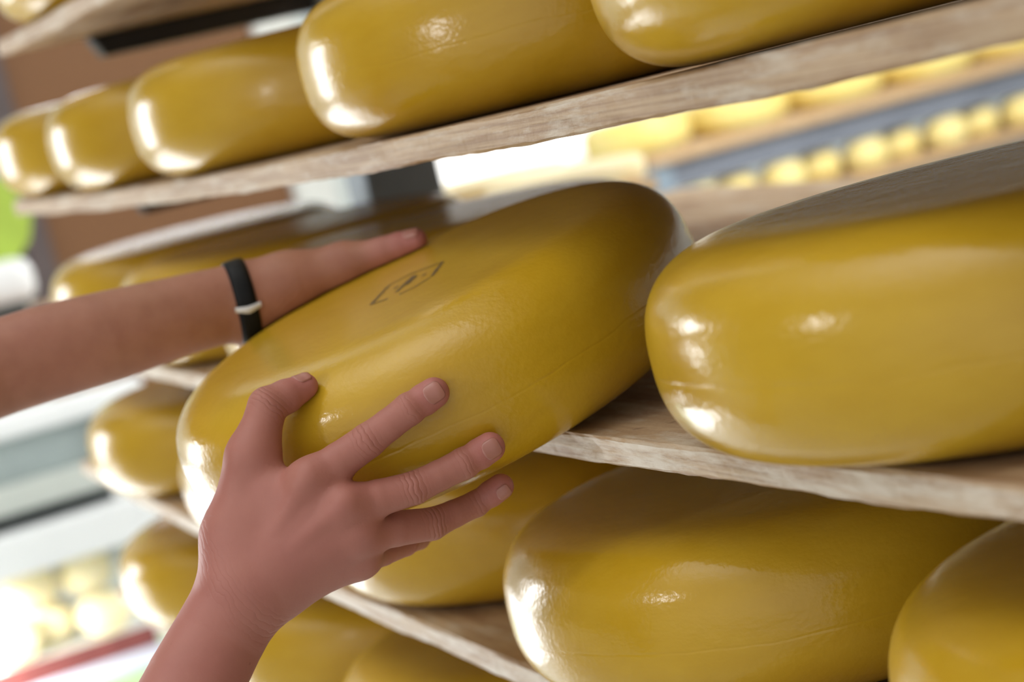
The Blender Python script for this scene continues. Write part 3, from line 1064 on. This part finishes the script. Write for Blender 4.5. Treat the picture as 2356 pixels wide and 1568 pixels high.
# ------------------------------------------------------------------ cheeses on the rack at the far side
# rack along y at x = -5
bx = -5.0
root = empty('storage_rack', (bx, 3.2, -1.35))
keep(box('beam', (bx - 0.02, 2.55, -0.408), (bx + 0.02, 4.6, -0.334), MT['beam'], None, 0.004), root)
keep(box('beam', (bx - 0.70, 2.55, -0.408), (bx - 0.66, 4.6, -0.334), MT['beam'], None, 0.004), root)
for (yy, xx) in ((2.52, 0), (4.62, 0), (2.52, -0.68), (4.62, -0.68)):
    keep(box('post', (bx + xx - 0.03, yy - 0.035, -1.35), (bx + xx + 0.03, yy + 0.035, -0.334), MT['grey_steel'], None, 0.003), root)
keep(box('beam', (bx - 0.02, 2.55, -0.593), (bx + 0.02, 4.6, -0.529), MT['beam'], None, 0.004), root)
tag(root, 'blue-grey steel storage rack across the room, seen between the boards at right', 'storage rack')
def flat_board(name, lo, hi, mat, label, cat='shelf board'):
    o = box(name, lo, hi, mat, None, 0.003)
    return tag(o, label, cat)
flat_board('shelf_board', (bx - 0.72, 2.48, -0.333), (bx + 0.05, 4.66, -0.300), MT['wood_pale'], 'wooden board on the steel rack across the room, under the larger cheeses')
flat_board('shelf_board', (bx - 0.72, 2.56, -0.528), (bx + 0.05, 4.58, -0.503), MT['wood_pale'], 'lower wooden board of the steel rack across the room, under the small cheeses')
BW = wheel_mesh('cheese_wheel', 0.150, 0.105, 0.045, 2.4, MT['cheese_back'], 64, 10)
for i, yy in enumerate((2.53, 2.845, 3.16, 3.475, 3.79, 4.105, 4.42)):
    o = bpy.data.objects.new('cheese_wheel', BW)
    COL.objects.link(o)
    o.location = (bx - 0.085, yy, -0.2995 + 0.0525)
    tag(o, ['bright cheese wheel at the left end of the steel rack across the room', 'second bright cheese wheel from the left on the steel rack across the room',
            'third bright cheese wheel from the left on the steel rack across the room', 'fourth bright cheese wheel from the left on the steel rack across the room',
            'fifth cheese wheel from the left on the steel rack across the room', 'sixth cheese wheel from the left on the steel rack across the room',
            'cheese wheel at the right end of the steel rack across the room'][i], 'cheese', 'cheeses on the far steel rack')
SW = wheel_mesh('small_cheese', 0.064, 0.085, 0.032, 2.2, MT['cheese_small'], 48, 10)
ordn = ['first', 'second', 'third', 'fourth', 'fifth', 'sixth', 'seventh', 'eighth', 'ninth', 'tenth', 'eleventh', 'twelfth']
for i in range(12):
    o = bpy.data.objects.new('small_cheese', SW)
    COL.objects.link(o)
    o.location = (bx - 0.02 - 0.035 * (i % 2), 2.635 + 0.138 * i, -0.5025 + 0.0425)
    tag(o, '%s small round cheese from the left, on the lower board of the far steel rack' % ordn[i], 'cheese', 'small cheeses on the far steel rack')

# two thin cream wheels on a plank behind the near rack
flat_board('plank', (-3.37, 1.155, -0.2235), (-2.77, 1.395, -0.2005), MT['wood_pale'], 'pale plank behind the near rack carrying two thin cream cheeses', 'plank')
root = empty('trestle', (-3.07, 1.275, -1.35))
for yy in (1.20, 1.35):
    for xx in (-3.3, -2.85):
        keep(box('leg', (xx - 0.02, yy - 0.02, -1.35), (xx + 0.02, yy + 0.02, -0.2625), MT['grey_steel'], None, 0.002), root)
keep(box('top_frame', (-3.33, 1.175, -0.262), (-2.82, 1.375, -0.224), MT['grey_steel'], None, 0.003), root)
tag(root, 'grey steel trestle under the plank behind the near rack', 'trestle')
CWm = wheel_mesh('thin_cheese', 0.145, 0.040, 0.014, 3.0, MT['cheese_cream'], 64, 8)
o = bpy.data.objects.new('thin_cheese', CWm); COL.objects.link(o); o.location = (-3.215, 1.30, -0.1803)
tag(o, 'thin cream cheese wheel with a red-brown spot, left one behind the held cheese', 'cheese', 'thin cream cheeses on the plank')
sp_ = mesh_obj('spot', [(0.1452 * cos(a0 + u * 0.09), 0.1452 * sin(a0 + u * 0.09), v * 0.007) for a0 in (-0.75,) for (u, v) in [(cos(k * pi / 6), sin(k * pi / 6)) for k in range(12)]], [tuple(range(12))], MT['rind_spot'], o)
sp_['label'] = 'red-brown rind spot'
o2 = bpy.data.objects.new('thin_cheese', wheel_mesh('thin_cheese', 0.125, 0.036, 0.013, 3.0, MT['cheese_cream'], 64, 8)); COL.objects.link(o2)
o2.location = (-2.90, 1.307, -0.1823)
tag(o2, 'thin cream cheese wheel with a blunt right edge just above the held cheese', 'cheese', 'thin cream cheeses on the plank')

# ------------------------------------------------------------------ the room
def struct(o):
    o['kind'] = 'structure'
    return o
struct(box('floor', (-7.6, -5.0, -1.40), (2.5, 6.4, -1.3505), MT['floor']))
struct(box('ceiling', (-7.6, 0.25, 1.60), (2.5, 6.4, 1.65), MT['ceiling']))
struct(box('wall_back', (-7.6, 6.0, -1.35), (2.5, 6.1, 1.6), MT['wall_white']))
# end wall with the brown door and a bright window
wx = -7.0
bm = bmesh.new()
for (y0, y1, z0, z1) in ((-5.0, -3.15, -1.35, 1.6), (-3.15, -1.55, -1.35, -1.08), (-3.15, -1.55, 1.30, 1.6), (-1.55, 1.15, -1.35, 1.6), (1.15, 2.28, 0.75, 0.80), (1.15, 2.28, 1.40, 1.6), (2.28, 2.62, -1.35, 1.6), (2.62, 3.6, -1.35, -0.9), (2.62, 3.6, 1.0, 1.6), (3.6, 6.0, -1.35, 1.6)):
    add_box(bm, (-0.1, y0, z0), (0, y1, z1))
o = bm_obj('wall_left', bm, MT['wall'])
o.location = (wx, 0, 0)
struct(o)
d = struct(box('door_1', (wx - 0.06, 1.262, -1.349), (wx - 0.015, 2.128, 0.66), MT['door'], None, 0.003))
h = box('door_handle', (0, 0, 0), (0.05, 0.10, 0.02), MT['grey_steel'], d, 0.004)
h.location = (0.045, 0.36, 1.02)
struct(box('trim_1', (wx - 0.08, 1.172, -1.349), (wx + 0.03, 1.260, 0.745), MT['jamb'], None, 0.004))
struct(box('trim_2', (wx - 0.08, 2.130, -1.349), (wx + 0.03, 2.275, 0.745), MT['white_trim'], None, 0.004))
struct(box('trim_3', (wx - 0.08, 1.262, 0.664), (wx + 0.03, 2.128, 0.745), MT['jamb'], None, 0.004))
w = empty('window_2', (wx, 3.11, -0.9)); struct(w)
keep(box('pane', (wx - 0.06, 2.66, -0.86), (wx - 0.05, 3.56, 0.96), MT['pane']), w)
for lo, hi in (((wx - 0.08, 2.621, -0.899), (wx + 0.01, 2.66, 0.999)), ((wx - 0.08, 3.56, -0.899), (wx + 0.01, 3.599, 0.999)),
               ((wx - 0.08, 2.66, -0.899), (wx + 0.01, 3.56, -0.86)), ((wx - 0.08, 2.66, 0.96), (wx + 0.01, 3.56, 0.999))):
    keep(box('frame', lo, hi, MT['white_trim']), w)
w = empty('added_transom', (wx, 1.715, 0.80)); struct(w)  # added transom out of view, glows to put sheen on the cheese rims
keep(box('pane', (wx - 0.06, 1.19, 0.84), (wx - 0.05, 2.24, 1.36), MT['pane_glow']), w)
for lo, hi in (((wx - 0.08, 1.151, 0.801), (wx + 0.01, 1.19, 1.399)), ((wx - 0.08, 2.24, 0.801), (wx + 0.01, 2.279, 1.399)),
               ((wx - 0.08, 1.19, 0.801), (wx + 0.01, 2.24, 0.84)), ((wx - 0.08, 1.19, 1.36), (wx + 0.01, 2.24, 1.399))):
    keep(box('frame', lo, hi, MT['white_trim']), w)
w = empty('assumed_window', (wx, -2.35, -1.05)); struct(w)  # assumed window out of view, set where the left-side highlights point
keep(box('pane', (wx - 0.06, -3.10, -1.03), (wx - 0.05, -1.60, 1.25), MT['pane']), w)
for lo, hi in (((wx - 0.08, -3.149, -1.079), (wx + 0.01, -3.10, 1.299)), ((wx - 0.08, -1.60, -1.079), (wx + 0.01, -1.551, 1.299)),
               ((wx - 0.08, -3.10, -1.079), (wx + 0.01, -1.60, -1.03)), ((wx - 0.08, -3.10, 1.25), (wx + 0.01, -1.60, 1.299))):
    keep(box('frame', lo, hi, MT['white_trim']), w)
# added glow box out of view, makes the low highlights on the cheeses
root = empty('added_glow_box', (-3.42, -0.28, -1.35))
keep(box('body', (-3.60, -0.86, -1.349), (-3.325, 0.27, -0.49), MT['white_enamel'], None, 0.01), root)
keep(box('glow_front', (-3.322, -0.82, -1.28), (-3.312, 0.23, -0.54), MT['pane_glow']), root)['label'] = 'added glowing front'
tag(root, 'added low white box with a glowing front, beside the display counter', 'light box')

# ------------------------------------------------------------------ display counter, lower left
cx = -4.0
root = empty('display_counter', (cx, 0.2, -1.35))
def part(name, lo, hi, mat, bev=0.004, lab=None):
    o = keep(box(name, lo, hi, mat, None, bev), root)
    if lab: o['label'] = lab
    return o
part('top_rail', (cx - 0.03, 0.02, -0.447), (cx + 0.03, 0.82, -0.400), MT['white_enamel'], 0.012, 'white rounded rail')
part('glass_panel', (cx - 0.012, 0.02, -0.532), (cx + 0.000, 0.715, -0.447), MT['counter_glass'], 0.002, 'grey glass panel')
part('glass_post', (cx - 0.02, 0.715, -0.586), (cx + 0.02, 0.735, -0.447), MT['jamb'], 0.002)
part('ledge', (cx - 0.30, 0.02, -0.586), (cx + 0.03, 0.715, -0.532), MT['counter_grey'], 0.006, 'grey-green ledge')
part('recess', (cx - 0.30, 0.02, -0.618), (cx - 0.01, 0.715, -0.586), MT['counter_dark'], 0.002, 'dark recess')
part('canopy', (cx - 0.30, 0.02, -0.700), (cx + 0.06, 0.80, -0.618), MT['white_enamel'], 0.010, 'white canopy')
part('back_panel', (cx - 0.32, 0.02, -1.349), (cx - 0.30, 0.80, -0.532), MT['counter_grey'], 0.002)
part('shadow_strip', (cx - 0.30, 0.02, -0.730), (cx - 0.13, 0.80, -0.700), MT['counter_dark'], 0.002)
part('shelf_deck', (cx - 0.299, 0.02, -0.895), (cx + 0.04, 0.74, -0.874), MT['white_enamel'], 0.002, 'white deck')
part('price_strip', (cx + 0.041, 0.02, -0.907), (cx + 0.046, 0.715, -0.866), MT['maroon'], 0.001, 'maroon strip')
part('edge_strip', (cx + 0.041, 0.02, -0.945), (cx + 0.050, 0.76, -0.908), MT['lavender'], 0.001, 'lavender-white edge')
part('front_panel', (cx - 0.299, 0.02, -1.349), (cx + 0.040, 0.80, -0.896), MT['mint'], 0.002, 'pale green front')
tag(root, 'white display counter with glass, overexposed in the lower left corner', 'display counter')
SB = wheel_mesh('small_cheese', 0.054, 0.082, 0.036, 2.0, MT['cheese_counter'], 48, 10)
for i, (y, z, x, lab) in enumerate(((0.462, 0, 0.0, 'small round cheese at the left edge, front row of the display counter'),
        (0.642, 0, -0.005, 'small round cheese at the right end of the front row in the display counter'),
        (0.545, 0, -0.075, 'small round cheese between the two front ones in the display counter'),
        (0.520, 1, -0.03, 'small round cheese on top of the left stack in the display counter'),
        (0.632, 1, -0.04, 'small round cheese on top of the right stack in the display counter'))):
    o = bpy.data.objects.new('small_cheese', SB)
    COL.objects.link(o)
    o.location = (cx - 0.035 + x, y, -0.874 + 0.0420 + z * 0.0835)
    tag(o, lab, 'cheese', 'small cheeses in the display counter')

# things on the counter behind: white appliance and a lime paper sign
root = empty('appliance', (-4.6, 0.72, -0.26))
keep(box('housing', (-4.7, 0.50, -0.232), (-4.5, 0.765, -0.135), MT['white_enamel'], None, 0.03), root)
keep(box('base', (-4.69, 0.50, -0.258), (-4.51, 0.735, -0.230), MT['counter_dark'], None, 0.004), root)
tag(root, 'white appliance with a dark base, blurred at the left edge above the forearm', 'appliance')
root = empty('side_table', (-4.6, 0.55, -1.35))
keep(box('tabletop', (-4.85, 0.2, -0.29), (-4.35, 0.85, -0.259), MT['wood_dark'], None, 0.004), root)
for xx in (-4.8, -4.4):
    for yy in (0.25, 0.80):
        keep(box('leg', (xx - 0.02, yy - 0.02, -1.35), (xx + 0.02, yy + 0.02, -0.2905), MT['wood_dark'], None, 0.002), root)
tag(root, 'wooden side table carrying the white appliance', 'table')
lv = [(0, -0.16, 0.10), (0, 0.03, 0.115), (0, 0.075, 0.03), (0, 0.055, -0.03), (0, -0.01, -0.09), (0, -0.07, -0.055), (0, -0.16, -0.06)]
vv = [(x, y, z) for x, y, z in lv] + [(x - 0.006, y, z) for x, y, z in lv]
nn = len(lv)
ff = [tuple(range(nn)), tuple(range(2 * nn - 1, nn - 1, -1))] + [(i, i + nn, (i + 1) % nn + nn, (i + 1) % nn) for i in range(nn)]
o = mesh_obj('paper_sign', vv, ff, MT['lime'], smooth=False)
o.location = (-4.6, 0.735, -0.075)
tag(o, 'lime green paper sign with a ragged outline at the left edge', 'sign')
